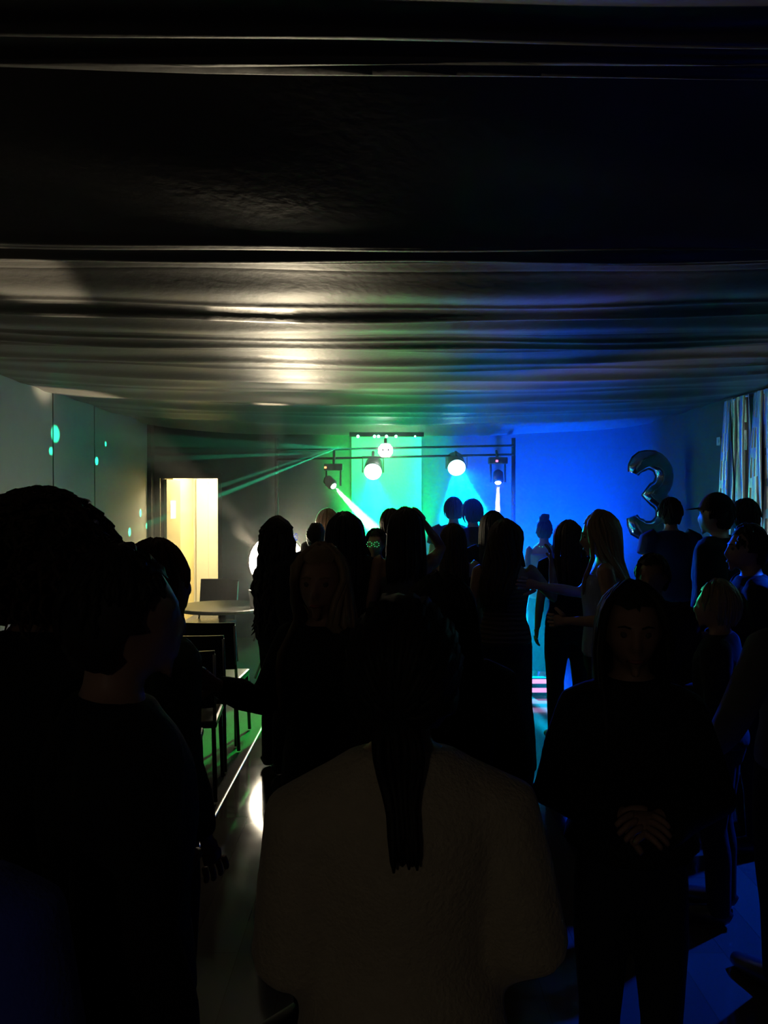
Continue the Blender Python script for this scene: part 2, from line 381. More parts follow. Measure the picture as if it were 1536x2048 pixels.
def par_can(px, py, lens, label, aim):
    c = P(px, py, TY - .12)
    e = empty('par_light', c); tag(e, label, 'stage light', 'par lights on the truss')
    ax = (Vector(aim) - c).normalized()
    bm = bmesh.new(); lathe(bm, [(.05, -.24), (.105, -.2), (.115, 0), (.11, .02)], (0, 0, 0), 20, ax); obj('can', bm, M['blackmetal'], e, smooth=True)
    bm = bmesh.new(); lathe(bm, [(.105, .021), (.085, .035), (.02, .044)], (0, 0, 0), 20, ax); obj('lens', bm, M[lens], e, smooth=True)
    zt = 2.32 - c.z
    bm = bmesh.new(); tube(bm, [(-.125, 0, -.02), (-.125, 0.02, zt - .03), (.125, .02, zt - .03), (.125, 0, -.02)], .009, 8); obj('yoke', bm, M['blackmetal'], e)
    bm = bmesh.new(); tube(bm, [(0, .02, zt - .03), (0, .09, zt + .03)], .018, 8); obj('clamp', bm, M['blackmetal'], e)
    return c, ax

def moving_head(px, py, ex, ey, led, label, aim):
    c = P(px, py, TY - .2); b = P(ex, ey, TY - .2) - c
    e = empty('moving_head_light', c); tag(e, label, 'stage light', 'moving head lights')
    ax = (Vector(aim) - c).normalized()
    bm = bmesh.new(); lathe(bm, [(.03, -.16), (.06, -.13), (.065, -.02), (.05, 0)], (0, 0, 0), 16, ax); obj('head', bm, M['blackmetal'], e, smooth=True)
    bm = bmesh.new(); lathe(bm, [(.036, .001), (.03, .012), (.008, .016)], (0, 0, 0), 14, ax); obj('lens', bm, M['em_white'], e, smooth=True)
    bm = bmesh.new(); box(bm, (-.11, -.05, b.z - .03), (.11, .09, b.z + .05)); base = obj('base', bm, M['blackplastic'], e, bevel=.01)
    bm = bmesh.new(); tube(bm, [(-.085, 0, 0), (-.085, 0.02, b.z - .02), (.085, 0.02, b.z - .02), (.085, 0, 0)], .014, 8); obj('yoke', bm, M['blackplastic'], e)
    bx = max(-.09, min(.06, b.x))
    bm = bmesh.new(); box(bm, (bx - .016, -.054, b.z - .008), (bx + .012, -.05, b.z + .016)); obj('display', bm, M[led], base)
    bm = bmesh.new(); tube(bm, [(0, .05, b.z + .05), (0, .14, 2.36 - c.z)], .016, 8); obj('clamp', bm, M['blackmetal'], e)
    return c, ax

GREEN = (0.0, 1.0, 0.10); BLUE = (0.0, 0.06, 1.0); CYAN = (0.0, 0.75, 1.0)
c, ax = par_can(746, 942, 'em_green', 'round green stage light hanging under the crossbars', (-.35, 6.0, 0.2))
spot('green_beam', c + ax * .06, (-.35, 6.0, 0.2), 800, GREEN, 30, .5, .05)
spot('green_cone', c + ax * .07, P(765, 1150, 8.8), 4500, GREEN, 44, .5, .05)
spot('green_floor_beam', c + ax * .08, (-1.15, 6.3, 0), 1500, GREEN, 13, .3, .04)
c, ax = par_can(913, 934, 'em_cyan', 'round cyan stage light shining down beside the green one', (1.05, 6.0, 0.0))
spot('cyan_beam', c + ax * .06, P(938, 1100, 8.7), 14000, CYAN, 34, .4, .05)
spot('blue_beam', c + ax * .07 + Vector((.02, 0, 0)), (1.7, 4.5, 0.0), 1600, BLUE, 42, .6, .05)
spot('blue_aisle_beam', c + ax * .08, (1.22, 6.7, 0.0), 7000, BLUE, 22, .5, .05)
c, ax = moving_head(667, 972, 645, 936, 'em_orange', 'small moving head lamp with pinkish beam left of the green light', (.75, 8.6, .55))
spot('pink_white_beam', c + ax * .03, c + ax, 5000, (1, .75, .95), 11, .3, .015)
c, ax = moving_head(996, 965, 993, 923, 'em_red', 'small moving head lamp with white beam right of the cyan light', (1.22, 9.0, .4))
spot('white_beam', c + ax * .03, c + ax, 9000, (1, .95, .9), 9, .3, .015)

# blue lamp added on the right wall, outside the picture, that colours the floor at the lower right
wp = Vector((XR - .12, 4.6, 2.45)); wt = Vector((1.35, 3.25, 0)); wa = (wt - wp).normalized()
wb = empty('added_wall_par', wp); tag(wb, 'added round blue lamp, unseen on the right wall, shining down on the floor', 'stage light')
bm = bmesh.new(); lathe(bm, [(.05, -.16), (.08, -.13), (.085, .02)], (0, 0, 0), 18, wa); obj('can', bm, M['blackmetal'], wb, smooth=True)
bm = bmesh.new(); lathe(bm, [(.078, .021), (.02, .035)], (0, 0, 0), 18, wa); obj('lens', bm, M['em_cyan'], wb, smooth=True)
bm = bmesh.new(); tube(bm, [(0, 0, 0), (.12, 0, .02)], .015, 8); obj('bracket', bm, M['blackmetal'], wb)
spot('added_blue_side_beam', wp + wa * .06, wt, 900, BLUE, 34, .4, .05)

# added uplights, hidden by the crowd, that colour the banner green and the back wall blue
def wash(name, loc, aim, label, lens):
    e = empty(name, loc); tag(e, label, 'stage light', 'added uplights on the floor')
    ax = (Vector(aim) - Vector(loc)).normalized()
    bm = bmesh.new(); lathe(bm, [(.05, -.16), (.09, -.13), (.095, 0)], (0, 0, 0), 18, ax); obj('can', bm, M['blackmetal'], e, smooth=True)
    bm = bmesh.new(); lathe(bm, [(.088, .001), (.02, .014)], (0, 0, 0), 18, ax); obj('lens', bm, M[lens], e, smooth=True)
    bm = bmesh.new(); tube(bm, [(-.10, 0, 0), (-.10, 0, .012 - loc[2]), (.10, 0, .012 - loc[2]), (.10, 0, 0)], .011, 8); obj('bracket', bm, M['blackmetal'], e)
    return Vector(loc), ax

# row of small lamps right at the drape's edge
lb = empty('light_bar', P(770, 873, 9.75)); tag(lb, 'row of tiny bright green white lamps along the drape edge', 'stage light')
bm = bmesh.new(); box(bm, (-.42, 0, .0), (.46, .06, .05)); obj('bar', bm, M['blackmetal'], lb)
for px in (716, 749, 757, 773, 792, 830):
    q = P(px, 873, 9.75) - P(770, 873, 9.75)
    bm = bmesh.new(); ball(bm, (q.x, -.012, .0), .017 if px != 830 else .01, 2); obj('lamp', bm, M['em_green'], lb, smooth=True)

# rotating crystal ball light in front of the crossbars
bc = P(771, 901, 9.85)
bl = empty('crystal_ball_light', bc); tag(bl, 'white glowing crystal ball disco light between the crossbars', 'disco light')
bm = bmesh.new(); ball(bm, (0, 0, 0), .078, 3); obj('core', bm, M['blackplastic'], bl, smooth=True)
for lat, num in ((-50, 5), (-15, 7), (20, 7), (55, 5)):
    for k in range(num):
        la = math.radians(lat); lo = 2 * PI * k / num + lat
        n = Vector((math.cos(la) * math.cos(lo), math.cos(la) * math.sin(lo), math.sin(la)))
        bm = bmesh.new(); lathe(bm, [(.03, .070), (.027, .080), (.012, .088)], (0, 0, 0), 10, n); obj('lens', bm, M['em_white'], bl, smooth=True)
bm = bmesh.new(); tube(bm, [(0, 0, .07), (0, .05, .14)], .02, 10); obj('mount', bm, M['blackplastic'], bl)
def left_wall(px, py):
    d = 3.0 * F / (768 - px); return P(px, py, d)
SP = (0.02, 1.0, 0.45)
for px, py, a, e_ in ((112, 868, 2.8, 14), (103, 902, 1.3, 14), (194, 922, 1.8, 20), (212, 888, 1.2, 14), (228, 1074, 2.0, 24), (259, 1064, 2.2, 24), (281, 1026, 2.2, 18), (293, 1052, 1.6, 16)):
    o_ = bc if py < 1000 else P(716, 880, 9.70)          # the lower row comes from the small lamps of the light bar
    t = left_wall(px, py); dr_ = (t - o_).normalized()
    spot('disco_ray', o_ + dr_ * .12, t, e_ * 260, SP, a, .6, .004)
for px, py in ((1027, 873), (1026, 899), (554, 896)):
    t = P(px, py, TY - .025); dr_ = (t - bc).normalized(); spot('disco_ray', bc + dr_ * .12, t, 260, SP, 1.2, .4, .004)
for t in (P(1500, 905, 5.5), P(1480, 860, 5), P(1536, 930, 6), P(1010, 1010, 6), P(960, 1000, 8.4), P(420, 870, 6)):
    dr_ = (t - bc).normalized(); spot('disco_ray', bc + dr_ * .12, t, 700, (0.02, 1.0, .5), 2.2, .5, .006)

# warm flood lamp on a tripod behind the curly haired dancer
fl_c = P(553, 1124, 7.9)
fl = empty('flood_lamp', (fl_c.x, fl_c.y, 0)); tag(fl, 'dazzling warm flood lamp on a tripod behind the curly haired dancer', 'lamp')
zc = fl_c.z
bm = bmesh.new(); lathe(bm, [(.28, 0), (.28, .06), (.16, .14), (.05, .16)], (0, 0, zc), 32, (0, 1, 0)); obj('housing', bm, M['blackmetal'], fl)
bm = bmesh.new(); lathe(bm, [(.262, 0), (.25, .012), (.1, .025)], (0, 0, zc), 32, (0, -1, 0)); obj('lens', bm, M['em_flood'], fl, smooth=True)
bm = bmesh.new(); tube(bm, [(0, .06, .5), (0, .06, zc - .24)], .016, 10); obj('pole', bm, M['blackmetal'], fl)
for a in range(3):
    an = a * 2 * PI / 3 + .5
    bm = bmesh.new(); tube(bm, [(0, .06, .62), (.28 * math.cos(an), .06 + .28 * math.sin(an), .015)], .012, 8); obj('leg', bm, M['blackmetal'], fl)
WARM = (1.0, .82, .55)
for tx, ty_, tz_, an_, en_, fl_ in ((-.60, 3.97, 2.60, 6.5, 1000, .2), (-.62, 5.40, 2.61, 8.5, 120, .10), (-.36, 6.40, 2.63, 8, 80, .10)):
    spot('flood_up_beam', fl_c + Vector((.1, -.05, .12)), (tx, ty_, tz_), en_, WARM, an_, .3, .01, fl_)
spot('flood_wide_beam', fl_c + Vector((.15, -.05, .16)), (.9, 4.2, 2.75), 150, WARM, 62, .5, .04)
spot('flood_left_beam', fl_c + Vector((-.15, -.05, .1)), (-1.55, 3.05, 2.62), 1200, WARM, 8, .5, .03)
for tx, ty_, an_, en_ in ((480, 1040, 16, 600), (548, 985, 13, 400), (620, 955, 9, 300)):
    spot('flood_smoke_beam', fl_c + Vector((0, -.05, .12)), P(tx, ty_, 7.75), en_, WARM, an_, .7, .05)

# dim wall lamp assumed behind the camera, unseen, that brightens the foreground
sl = empty('assumed_wall_lamp', (-.9, YF + .1, 2.25)); tag(sl, 'assumed dim warm wall lamp, unseen behind the camera, brightening the foreground', 'lamp')
bm = bmesh.new(); box(bm, (-.08, -.1, -.15), (.08, -.06, .15)); obj('plate', bm, M['steel'], sl)
bm = bmesh.new(); lathe(bm, [(.05, -.1), (.09, -.02), (.1, .1)], (0, .06, 0), 16); obj('shade', bm, M['em_bulb'], sl, smooth=True)

l0, a0_ = wash('added_uplight', (.1, 9.25, .2), (.06, 10.6, 1.9), 'added round uplight on the floor lighting the banner green, hidden behind the crowd', 'em_green')
spot('added_green_wash', l0 + a0_ * .03, (.06, 10.6, 1.9), 3000, GREEN, 44, .5, .05)
l0, a0_ = wash('added_uplight', (1.75, 8.9, .2), (1.8, 10.6, 1.45), 'added round uplight on the floor washing the back wall blue, hidden behind the crowd', 'em_cyan')
spot('added_blue_wash', l0 + a0_ * .03, (2.0, 10.6, 1.40), 6000, BLUE, 84, .8, .05)
bd = empty('backdrop_banner', (0, YB - .06, 0)); tag(bd, 'pale upright backdrop banner glowing green behind the lights', 'banner')
bx0, bx1 = P(703, 900, YB - .06).x, P(843, 900, YB - .06).x
bm = bmesh.new(); box(bm, (bx0, 0, .12), (bx1, .012, 2.66)); obj('cloth', bm, M['cloth_white'], bd)
bm = bmesh.new(); tube(bm, [(bx0 - .02, 0, 2.67), (bx1 + .02, 0, 2.67)], .015, 8); obj('top_rail', bm, M['steel'], bd)
bm = bmesh.new(); box(bm, (bx0 - .02, -.1, 0), (bx1 + .02, .04, .1)); obj('base', bm, M['steel'], bd)

# pink light patches on the floor, imitated by glowing strips on an added bar
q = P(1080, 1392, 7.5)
pb = empty('pink_light_patches', (q.x, 7.5, 0)); tag(pb, 'pink patches of light on the floor between two dancers, imitated by glowing strips', 'light patch')
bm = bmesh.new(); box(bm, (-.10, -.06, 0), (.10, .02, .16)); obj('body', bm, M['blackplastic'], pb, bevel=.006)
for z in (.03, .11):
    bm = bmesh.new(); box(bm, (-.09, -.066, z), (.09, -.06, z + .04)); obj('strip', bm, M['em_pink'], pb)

# ------------------------------------------------------------------ tables, chairs, cup
def round_table(loc, label):
    e = empty('round_table', loc); tag(e, label, 'table')
    bm = bmesh.new(); lathe(bm, [(.43, .715), (.45, .722), (.45, .742), (.44, .75)], seg=40); obj('tabletop', bm, M['table'], e)
    bm = bmesh.new(); lathe(bm, [(.035, .05), (.035, .71)], seg=14); obj('column', bm, M['blackmetal'], e, smooth=True)
    bm = bmesh.new(); lathe(bm, [(.27, 0), (.27, .02), (.05, .05)], seg=28); obj('base', bm, M['blackmetal'], e)
    return e
round_table((-1.56, 7.95, 0), 'round grey table by the doorway with a plastic cup on it')
cq = P(508, 1230, 7.78)
cp = empty('plastic_cup', (cq.x, 7.78, .751)); tag(cp, 'pale plastic drinking cup at the edge of the round table', 'cup')
bm = bmesh.new(); lathe(bm, [(.034, 0), (.052, .165), (.049, .165), (.032, .01)], seg=20); obj('body', bm, M['cup'], cp, smooth=True)
bm = bmesh.new(); tube(bm, [(.052 * math.cos(k * PI / 10), .052 * math.sin(k * PI / 10), .166) for k in range(20)], .004, 6, closed=True); obj('rim', bm, M['cup'], cp)

def make_chair():
    e = empty('stacking_chair')
    bm = bmesh.new(); box(bm, (-.22, -.21, .43), (.22, .22, .475)); obj('seat', bm, M['blackplastic'], e, bevel=.015)
    bm = bmesh.new(); rows = []
    for j in range(7):
        t = j / 6; z = .56 + .34 * t; y = -.215 - .05 * t
        fr = []; bk = []
        for i in range(9):
            x = -.215 + .43 * i / 8; cv = -.03 * (1 - (x / .215) ** 2)
            fr.append(bm.verts.new((x, y + cv + .012, z))); bk.append(bm.verts.new((x, y + cv - .012, z)))
        rows.append(fr + bk[::-1])
    for A, B in zip(rows, rows[1:]):
        n = len(A)
        for k in range(n): bm.faces.new((A[k], A[(k + 1) % n], B[(k + 1) % n], B[k]))
    bm.faces.new(rows[0][::-1]); bm.faces.new(rows[-1])
    obj('backrest', bm, M['blackplastic'], e)
    for s in (-1, 1):
        bm = bmesh.new(); tube(bm, [(s * .20, .19, .44), (s * .215, .215, .01)], .013, 8); obj('leg', bm, M['steel' if False else 'blackmetal'], e, smooth=True)
        bm = bmesh.new(); tube(bm, [(s * .20, -.19, .44), (s * .215, -.235, .01)], .013, 8); obj('leg', bm, M['blackmetal'], e, smooth=True)
        bm = bmesh.new(); tube(bm, [(s * .205, -.17, .45), (s * .21, -.225, .6), (s * .21, -.268, .88)], .011, 8); obj('back_post', bm, M['steel'], e, smooth=True)
    return e
ch0 = make_chair()
spots_ = [((-1.86, 8.80, 0), PI - .2, 'black stacking chair standing against the bright doorway'),
          ((-1.22, 4.45, 0), .12, 'black stacking chair nearest the camera in the row on the carpet'),
          ((-1.22, 5.0, 0), .1, 'second black stacking chair in the row on the carpet'),
          ((-1.24, 5.56, 0), -.02, 'third black stacking chair in the row on the carpet'),
          ((-1.26, 6.12, 0), -.05, 'black stacking chair at the far end of the row on the carpet')]
for i, (loc, rz, lab) in enumerate(spots_):
    c_ = ch0 if i == 0 else copy_tree(ch0)
    c_.location = loc; c_.rotation_euler = (0, 0, rz); tag(c_, lab, 'chair', 'black stacking chairs')

# ------------------------------------------------------------------ people
def remesh(bm, voxel, smooth_it=4):
    bmesh.ops.recalc_face_normals(bm, faces=bm.faces)
    me = bpy.data.meshes.new('tmp'); bm.to_mesh(me); bm.free()
    o = bpy.data.objects.new('tmp', me); COL.objects.link(o)
    md = o.modifiers.new('r', 'REMESH'); md.mode = 'VOXEL'; md.voxel_size = voxel; md.adaptivity = 0
    dg = bpy.context.evaluated_depsgraph_get(); ev = o.evaluated_get(dg)
    nm = bpy.data.meshes.new_from_object(ev)
    bpy.data.objects.remove(o); bpy.data.meshes.remove(me)
    b = bmesh.new(); b.from_mesh(nm); bpy.data.meshes.remove(nm)
    for _ in range(smooth_it): bmesh.ops.smooth_vert(b, verts=b.verts, factor=.5, use_axis_x=True, use_axis_y=True, use_axis_z=True)
    return b

TORSO = [(.84, .150, .105, 0), (.92, .172, .122, -.01), (1.00, .158, .108, 0), (1.07, .132, .094, .005), (1.15, .138, .100, .005), (1.24, .155, .112, .005),
         (1.32, .165, .108, 0), (1.38, .158, .085, -.005), (1.425, .115, .066, -.008), (1.455, .066, .058, -.005)]
def torso_at(z):
    for (z0, a0, b0, c0), (z1, a1, b1, c1) in zip(TORSO, TORSO[1:]):
        if z0 <= z <= z1:
            t = (z - z0) / (z1 - z0); return (a0 + (a1 - a0) * t, b0 + (b1 - b0) * t, c0 + (c1 - c0) * t)
    return TORSO[0][1:] if z < TORSO[0][0] else TORSO[-1][1:]

ARMS = {'down': ((.225, -.03, 1.12), (.235, .05, .88)), 'bent': ((.245, -.05, 1.12), (.13, .20, 1.10)), 'fold': ((.235, .02, 1.11), (.02, .21, 1.13)),
        'out': ((.225, -.02, 1.10), (.15, .17, .98)), 'hold': ((.25, .02, 1.13), (.20, .26, 1.22)), 'fwd': ((.24, .14, 1.22), (.20, .38, 1.26)),
        'side': ((.40, .06, 1.28), (.55, .20, 1.38)), 'head': ((.40, .04, 1.49), (.15, -.02, 1.73)), 'wide': ((.30, .0, 1.14), (.30, .12, .95))}
HEADC = Vector((0, .018, 1.585))

def head_geo(bm, T):
    q = bmesh.ops.create_icosphere(bm, subdivisions=4, radius=1)
    for v in q['verts']:
        n = v.co.copy()
        x, y, z = n.x * .074, n.y * .092, n.z * .117
        if n.z < 0:
            k = -n.z; x *= 1 - .30 * k ** 1.3
            if n.y < 0: y *= 1 - .40 * k
            else: y *= 1 + .04 * k
        if n.y > 0.4 and abs(n.z - .08) < .18:                      # eye sockets
            for s in (-1, 1):
                dd = ((x - s * .031) / .017) ** 2 + ((z - .006) / .012) ** 2
                y -= .010 * math.exp(-dd)
        v.co = T @ (Vector((x, y, z)) + HEADC)
    def tb(pts, r, seg=8): tube(bm, [T @ (Vector(p) + HEADC) for p in pts], r, seg)
    tb([(0, .086, .028), (0, .097, .0), (0, .108, -.022), (0, .100, -.034), (0, .085, -.034)], [.007, .009, .0135, .014, .010])
    tb([(-.014, .090, -.030), (.014, .090, -.030)], .010)
    tb([(-.05, .075, .026), (-.02, .089, .029), (.02, .089, .029), (.05, .075, .026)], .008)
    tb([(-.022, .082, -.062), (0, .093, -.060), (.022, .082, -.062)], [.006, .009, .006])
    tb([(-.016, .080, -.074), (0, .090, -.074), (.016, .080, -.074)], [.006, .009, .006])
    tb([(-.012, .07, -.104), (0, .084, -.104), (.012, .07, -.104)], .013)
    for s in (-1, 1):
        tb([(s * .070, -.004, .022), (s * .082, -.014, .012), (s * .080, -.012, -.012), (s * .070, -.002, -.032)], [.008, .011, .010, .007])

def hand_geo(bm, wrist, d, palm_n, curl, s):
    """palm and five fingers; d along the hand, palm_n out of the palm"""
    d = d.normalized(); n = (palm_n - d * palm_n.dot(d)).normalized(); side = d.cross(n)
    tube(bm, [wrist - d * .015, wrist + d * .03, wrist + d * .065, wrist + d * .09], [(.022, .018), (.032, .016), (.040, .014), (.037, .012)], 10, side=side)
    fing = []
    for k, (o, L) in enumerate(((-.029, .066), (-.010, .076), (.010, .071), (.028, .056))):
        p = wrist + d * .082 + side * o * 1.05; dirv = (d + side * o * 2.0).normalized(); pts = [p]; a = 0
        for seg in (.42, .32, .26):
            a += curl * (.6 if seg == .42 else 1.0); dv = dirv * math.cos(a) + n * math.sin(a); pts.append(pts[-1] + dv * L * seg)
        fing.append((pts, [.0095, .0088, .008, .0062]))
    p = wrist + d * .025 - side * .026; dv = (d * .7 - side * .65 + n * .25).normalized()
    pts = [p, p + dv * .032, p + dv * .032 + (dv + d * .5 + n * .4).normalized() * .028, p + dv * .032 + (dv + d * .7 + n * .6).normalized() * .052]
    fing.append((pts, [.014, .0115, .010, .0075]))
    return fing

def strand(bm, pts, r, seg=5):
    n = len(pts); tube(bm, pts, [r * (1.0 if i < n - 2 else (.8 if i == n - 2 else .25)) for i in range(n)], seg)

def smooth_path(pts, sub=3):
    out = []
    for i in range(len(pts) - 1):
        p0 = pts[max(i - 1, 0)]; p1 = pts[i]; p2 = pts[i + 1]; p3 = pts[min(i + 2, len(pts) - 1)]
        for k in range(sub):
            t = k / sub
            out.append(.5 * ((2 * p1) + (p2 - p0) * t + (2 * p0 - 5 * p1 + 4 * p2 - p3) * t * t + (3 * p1 - p0 - 3 * p2 + p3) * t ** 3))
    out.append(pts[-1]); return out

def hair_geo(style, T, length, vol, seed, bangs=False, hside=0.0):
    rnd = random.Random(seed); bm = bmesh.new()
    q = bmesh.ops.create_icosphere(bm, subdivisions=4, radius=1)
    ex = vol; kill = []
    for v in q['verts']:
        n = v.co.copy(); ex = vol * (1 - .75 * max(0, n.y))
        if (n.y > .30 and n.z < .50 + .1 * abs(n.x)) or (n.y > -.15 and n.z < -.15) or n.z < -.72: kill.append(v)
        j = 1 + .02 * math.sin(n.x * 23 + n.z * 17) + .02 * math.sin(n.y * 31 - n.x * 9)
        v.co = T @ (HEADC + Vector((n.x * (.078 + ex) * j, n.y * (.094 + ex) * j - .006, n.z * (.119 + ex * .8) * j + .004)))
    bmesh.ops.delete(bm, geom=kill, context='VERTS')
    ex = vol; R = Vector((.079 + ex, .096 + ex, .120 + ex * .8))
    def on(a, e, k=1.0):      # azimuth a from the back, elevation e
        return Vector((math.sin(a) * math.cos(e) * R.x * k, -math.cos(a) * math.cos(e) * (R.y - (.75 * vol * max(0, -math.cos(a) * math.cos(e)))) * k - .004, math.sin(e) * R.z * k + .004)) + HEADC
    if style in ('long', 'wavy', 'curly'):
        N = 70 if style != 'curly' else 95
        for i in range(N):
            a = rnd.uniform(-2.05, 2.05); e0 = math.radians(rnd.uniform(55, 88))
            pts = [T @ on(a * .5, e0), T @ on(a, math.radians(38)), T @ on(a, math.radians(5), 1.02)]
            L = length * rnd.uniform(.82, 1.05); z0 = 1.56; zz = z0
            kx = .085 + ex + .03 * (style == 'curly'); ky = .10 + ex
            base = T @ HEADC
            m = max(3, int(L / .10))
            ph = rnd.random() * 6.28; pr = rnd.uniform(.011, .02) if style == 'curly' else (.010 if style == 'wavy' else .003)
            for k in range(1, m + 1):
                z = z0 - L * k / m; f = min(1, (z0 - z) / .22)
                tx, ty, _ = torso_at(min(max(z, .9), 1.45)); spread = 1 + (.25 * f if style != 'long' else .08 * f)
                xx = math.sin(a) * kx * spread + base.x * (1 - .5 * f) + hside * min(1, (z0 - z) / .35) * (1 + .8 * math.sin(a))
                back = -math.cos(a)
                yy = back * ky * (1 - .2 * f) + base.y * (1 - f)
                if z < 1.45:
                    need = ty * math.sqrt(max(0, 1 - min(1, (xx / (tx + .02)) ** 2))) + .022
                    yy = min(yy, -need + .01 * math.sin(ph)) if back < .45 else max(yy, need)
                q_ = Vector((xx + pr * math.sin(ph + k * 2.3), yy + pr * math.cos(ph * 1.7 + k * 2.3), z)); pts.append(q_)
            pts = smooth_path(pts, 3 if style == 'curly' else 2)
            if style == 'curly':
                for k, p_ in enumerate(pts):
                    if k > 3: p_ += Vector((math.sin(k * 2.0 + ph), math.cos(k * 2.0 + ph), 0)) * .011
            strand(bm, pts, rnd.uniform(.010, .015))
    if style == 'curls':                                   # short voluminous curls
        for i in range(360):
            e = math.radians(rnd.uniform(-25, 88)); a = rnd.uniform(-2.1, 2.1) if e < .6 else rnd.uniform(-PI, PI); p_ = on(a, e, .97); o_ = (p_ - HEADC).normalized(); u = o_.orthogonal().normalized(); w_ = o_.cross(u); ph = rnd.random() * 6
            pts = [T @ (p_ + o_ * .009 * k + (u * math.cos(ph + k * 1.5) + w_ * math.sin(ph + k * 1.5)) * .013 - Vector((0, 0, .0008 * k * k))) for k in range(9)]
            strand(bm, pts, rnd.uniform(.005, .008))
    if style in ('short', 'bob'):
        for i in range(110 if style == 'short' else 90):
            a = rnd.uniform(-2.3, 2.3); e = math.radians(rnd.uniform(15, 85)) if style == 'short' else math.radians(rnd.uniform(40, 85))
            L = rnd.uniform(.35, .6) if style == 'short' else 1.0 + length
            if abs(a) > 1.7: L *= .6
            pts = [T @ on(a + rnd.uniform(-.05, .05), e - L * k / 4, 1 + .015 * k * rnd.random()) for k in range(5)]
            strand(bm, pts, rnd.uniform(.007, .011))
    if style in ('bun', 'pony', 'tied'):
        tie = Vector((0, -.115 - ex, .05)) if style != 'bun' else Vector((.0, -.075, .115))
        if style == 'tied': tie = Vector((0, -.10, -.06))
        for i in range(60):
            a = rnd.uniform(-2.4, 2.4); e = math.radians(rnd.uniform(-20, 70)); p_ = on(a, e, 1.0); m_ = (p_ * .5 + (HEADC + tie) * .5)
            o_ = (m_ - HEADC); n_ = Vector((o_.x / R.x, o_.y / R.y, o_.z / R.z)); m_ = HEADC + o_ / max(.3, n_.length) * 1.02
            strand(bm, [T @ v for v in smooth_path([p_, m_, HEADC + tie], 3)], .009)
        if style == 'bun':
            for vv in ball(bm, HEADC + tie + Vector((0, -.005, .02)), (.045, .045, .04), 3): vv.co = T @ vv.co
            for i in range(16):
                ph = rnd.random() * 6.28; pts = [T @ (HEADC + tie + Vector((0, -.005, .02)) + Vector((.046 * math.cos(ph + t * .5), .046 * math.sin(ph + t * .5), .03 * math.sin(t * .9 + ph)))) for t in range(6)]
                strand(bm, pts, .009)
        else:
            for i in range(34):
                j = Vector((rnd.uniform(-1, 1), rnd.uniform(-1, 1), 0)); L = length * rnd.uniform(.85, 1.05)
                p0 = T @ (HEADC + tie); pts = [p0]
                for k in range(1, 8):
                    t = k / 7; z = p0.z - L * t + .02 * math.sin(t * 3)
                    ty = torso_at(min(max(z, .9), 1.45))[1]
                    yb = p0.y - .03 * math.sin(min(1, t * 3) * PI / 2)
                    if z < 1.47: yb = min(yb, -ty - .045)
                    wd = .022 + .022 * math.sin(min(1, t * 1.5) * PI) * (1 - .4 * t)
                    pts.append(Vector((p0.x * (1 - t * .5) + j.x * wd, yb + j.y * wd * .5, z)))
                strand(bm, smooth_path(pts, 2), .008)
    if bangs:
        for i in range(16):
            a = PI + rnd.uniform(-.8, .8)
            strand(bm, [T @ on(a, math.radians(75 - 14 * k), 1.02) for k in range(4)], .008)
    return bm

